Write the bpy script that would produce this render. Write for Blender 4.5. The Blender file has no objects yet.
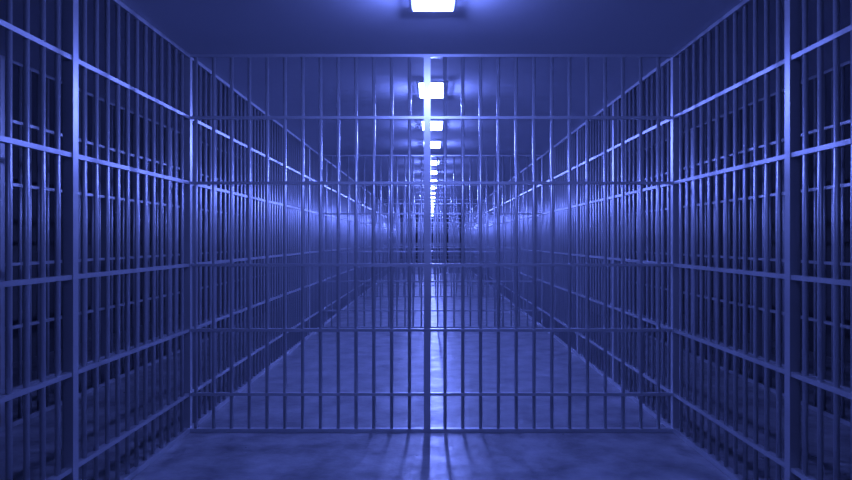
import bpy, math, bmesh
from mathutils import Vector
sc = bpy.context.scene
sc.view_settings.view_transform = 'Standard'
sc.view_settings.look = 'None'
HALF=1.935; H=3.0; CAMZ=1.527; D0=4.9; STEP=5.78; END=41.0; BACK=-3.0; PITCH=1.59; OUT=5.2
P0=D0-PITCH
RAILS=[2.498,1.980,1.328,0.811,0.302]
LC=(.178,.246,1)

def mat(name):
    m=bpy.data.materials.new(name); m.use_nodes=True
    return m, m.node_tree.nodes, m.node_tree.links, m.node_tree.nodes['Principled BSDF']
def surf(name, c1, c2, rough=(.4,.6), metal=0, scale=2.0, bump=.1, detail=4, spec=.5, bscale=8):
    m,n,l,b=mat(name)
    tc=n.new('ShaderNodeTexCoord')
    ns=n.new('ShaderNodeTexNoise'); ns.inputs['Scale'].default_value=scale; ns.inputs['Detail'].default_value=detail; ns.inputs['Roughness'].default_value=.62
    l.new(tc.outputs['Object'],ns.inputs['Vector'])
    r=n.new('ShaderNodeValToRGB'); r.color_ramp.elements[0].position=.32; r.color_ramp.elements[1].position=.68
    r.color_ramp.elements[0].color=(*c1,1); r.color_ramp.elements[1].color=(*c2,1)
    l.new(ns.outputs['Fac'],r.inputs['Fac']); l.new(r.outputs['Color'],b.inputs['Base Color'])
    mr=n.new('ShaderNodeMapRange'); mr.inputs['From Min'].default_value=.25; mr.inputs['From Max'].default_value=.75
    mr.inputs['To Min'].default_value=rough[0]; mr.inputs['To Max'].default_value=rough[1]
    ns2=n.new('ShaderNodeTexNoise'); ns2.inputs['Scale'].default_value=scale*1.7; ns2.inputs['Detail'].default_value=3
    l.new(tc.outputs['Object'],ns2.inputs['Vector']); l.new(ns2.outputs['Fac'],mr.inputs['Value']); l.new(mr.outputs['Result'],b.inputs['Roughness'])
    if bump:
        bp=n.new('ShaderNodeBump'); bp.inputs['Strength'].default_value=bump; bp.inputs['Distance'].default_value=.02
        ns3=n.new('ShaderNodeTexNoise'); ns3.inputs['Scale'].default_value=scale*bscale; ns3.inputs['Detail'].default_value=4
        l.new(tc.outputs['Object'],ns3.inputs['Vector']); l.new(ns3.outputs['Fac'],bp.inputs['Height']); l.new(bp.outputs['Normal'],b.inputs['Normal'])
    b.inputs['Metallic'].default_value=metal; b.inputs['Specular IOR Level'].default_value=spec
    return m
M_floor=surf('floor_concrete',(.12,.128,.148),(.34,.352,.39),(.27,.45),0,3.2,.17,9,bscale=5,spec=.5)
M_ceil=surf('ceiling_plaster',(.50,.52,.58),(.52,.54,.60),(.8,.9),0,1.0,0,2)
M_wall=surf('cell_wall_paint',(.08,.083,.095),(.10,.105,.12),(.7,.9),0,1.5,.05)
M_steel=surf('painted_steel',(.47,.49,.54),(.49,.51,.56),(.33,.37),.55,1.5,0,1)
M_house=surf('fixture_metal',(.5,.53,.6),(.55,.58,.65),(.4,.5),.2,6,0,1)
M_em,n,l,b=mat('light_diffuser')
b.inputs['Base Color'].default_value=(.8,.8,.9,1)
b.inputs['Emission Color'].default_value=(*LC,1); b.inputs['Emission Strength'].default_value=38

def box(bm,x0,x1,y0,y1,z0,z1,mi=0):
    v=[bm.verts.new(p) for p in ((x0,y0,z0),(x1,y0,z0),(x1,y1,z0),(x0,y1,z0),(x0,y0,z1),(x1,y0,z1),(x1,y1,z1),(x0,y1,z1))]
    for f in ((0,3,2,1),(4,5,6,7),(0,1,5,4),(1,2,6,5),(2,3,7,6),(3,0,4,7)):
        fa=bm.faces.new([v[i] for i in f]); fa.material_index=mi
def bar(bm,x,y,z0,z1,r,n=12):
    a=[bm.verts.new((x+r*math.cos(2*math.pi*i/n),y+r*math.sin(2*math.pi*i/n),z0)) for i in range(n)]
    c=[bm.verts.new((q.co.x,q.co.y,z1)) for q in a]
    for i in range(n):
        f=bm.faces.new((a[i],a[(i+1)%n],c[(i+1)%n],c[i])); f.smooth=True
    bm.faces.new(a[::-1]); bm.faces.new(c)
def finish(bm,name,mats,bevel=0):
    me=bpy.data.meshes.new(name); bm.to_mesh(me); bm.free()
    for m in mats: me.materials.append(m)
    o=bpy.data.objects.new(name,me); sc.collection.objects.link(o)
    return o
def shell(name,x0,x1,y0,y1,z0,z1,m):
    bm=bmesh.new(); box(bm,x0,x1,y0,y1,z0,z1); return finish(bm,name,[m])
shell('floor',-OUT,OUT,BACK,END,-.1,0,M_floor)
shell('ceiling',-OUT,OUT,BACK,END,H,H+.1,M_ceil)
shell('wall_left',-OUT-.1,-OUT,BACK,END,0,H,M_wall)
shell('wall_right',OUT,OUT+.1,BACK,END,0,H,M_wall)
shell('wall_back',-OUT,OUT,BACK-.1,BACK,0,H,M_wall)
shell('wall_front',-OUT,OUT,END,END+.1,0,H,M_wall)

R=.0138
def cross_gate(name,y):
    bm=bmesh.new(); n=16 if y<12 else 10
    for s in (-1,1):
        box(bm,s*HALF-.024,s*HALF+.024,y-.024,y+.024,0,H)
    xc=-.034
    box(bm,xc-.026,xc+.026,y-.026,y+.026,0.005,H-.01)
    for k in range(-14,15):
        x=xc+k*.1415
        if k==0 or abs(x)>HALF-.06: continue
        bar(bm,x,y,.02,H-.01,R,n)
    for z in RAILS:
        box(bm,-HALF+.02,HALF-.02,y-.017,y+.017,z-.011,z+.011)
    box(bm,-HALF+.02,HALF-.02,y-.022,y+.022,.001,.03)
    box(bm,-HALF+.02,HALF-.02,y-.022,y+.022,H-.022,H-.001)
    return finish(bm,name,[M_steel])
y=D0
while y<END-1:
    cross_gate('corridor_bar_gate',y); y+=STEP

NB=13
def side_grate(name,x):
    bm=bmesh.new()
    y0=P0-PITCH*3
    p=y0
    while p<END:
        sx=-1 if x<0 else 1
        if abs(p-D0)>.01 or abs(x)>HALF+.1:
            xa,xb=sorted((x-sx*.024,x+sx*.034))
            box(bm,xa,xb,p-.025,p+.025,0,H)
        n=16 if p<8 else 10
        for j in range(1,NB):
            yy=p+j*PITCH/NB
            if yy<END-.1: bar(bm,x,yy,.02,H-.01,.0138,n)
        p+=PITCH
    for z in RAILS: box(bm,x-.018,x+.018,y0,END,z-.0125,z+.0125)
    box(bm,x-.022,x+.022,y0,END,.002,.04)
    box(bm,x-.022,x+.022,y0,END,H-.03,H-.002)
    return finish(bm,name,[M_steel])
side_grate('cell_bar_wall',-HALF); side_grate('cell_bar_wall',HALF)
side_grate('cell_bar_wall',-HALF-1.5); side_grate('cell_bar_wall',HALF+1.5)

def ceiling_light(y):
    bm=bmesh.new(); w=.125; L=.27; h=.028
    box(bm,-w,w,-L,L,-h,-.008,1)
    box(bm,-w-.015,w+.015,-L-.015,L+.015,-.008,0,0)
    for s in (-1,1):
        box(bm,s*(w+.006)-.004,s*(w+.006)+.004,-L-.01,L+.01,-.014,-.008,0)
        box(bm,-w,w,s*(L+.006)-.004,s*(L+.006)+.004,-.014,-.008,0)
    o=finish(bm,'ceiling_light',[M_house,M_em]); o.location=(.01,y,H)
    ld=bpy.data.lights.new('lamp','POINT'); ld.energy=64; ld.color=LC; ld.shadow_soft_size=.02
    lo=bpy.data.objects.new('lamp',ld); sc.collection.objects.link(lo); lo.parent=o; lo.location=(0,0,-.055)
    return o
ys=[-1.2,3.62,6.0,7.85,9.42,11.6,13.3]  # first one is an unseen fixture behind the camera, added as fill
while ys[-1]<END-6: ys.append(ys[-1]+1.95)
for v in ys: ceiling_light(v)

w=bpy.data.worlds.new('World'); sc.world=w; w.use_nodes=True
nt=w.node_tree; nt.nodes['Background'].inputs[0].default_value=(.01,.012,.05,1)

cd=bpy.data.cameras.new('camera'); cam=bpy.data.objects.new('camera',cd); sc.collection.objects.link(cam)
cam.location=(0,0,CAMZ); cam.rotation_euler=(math.pi/2,0,0); cd.lens=616/852*36; cd.sensor_width=36; cd.shift_x=-5.5/852; cd.clip_end=200
sc.camera=cam
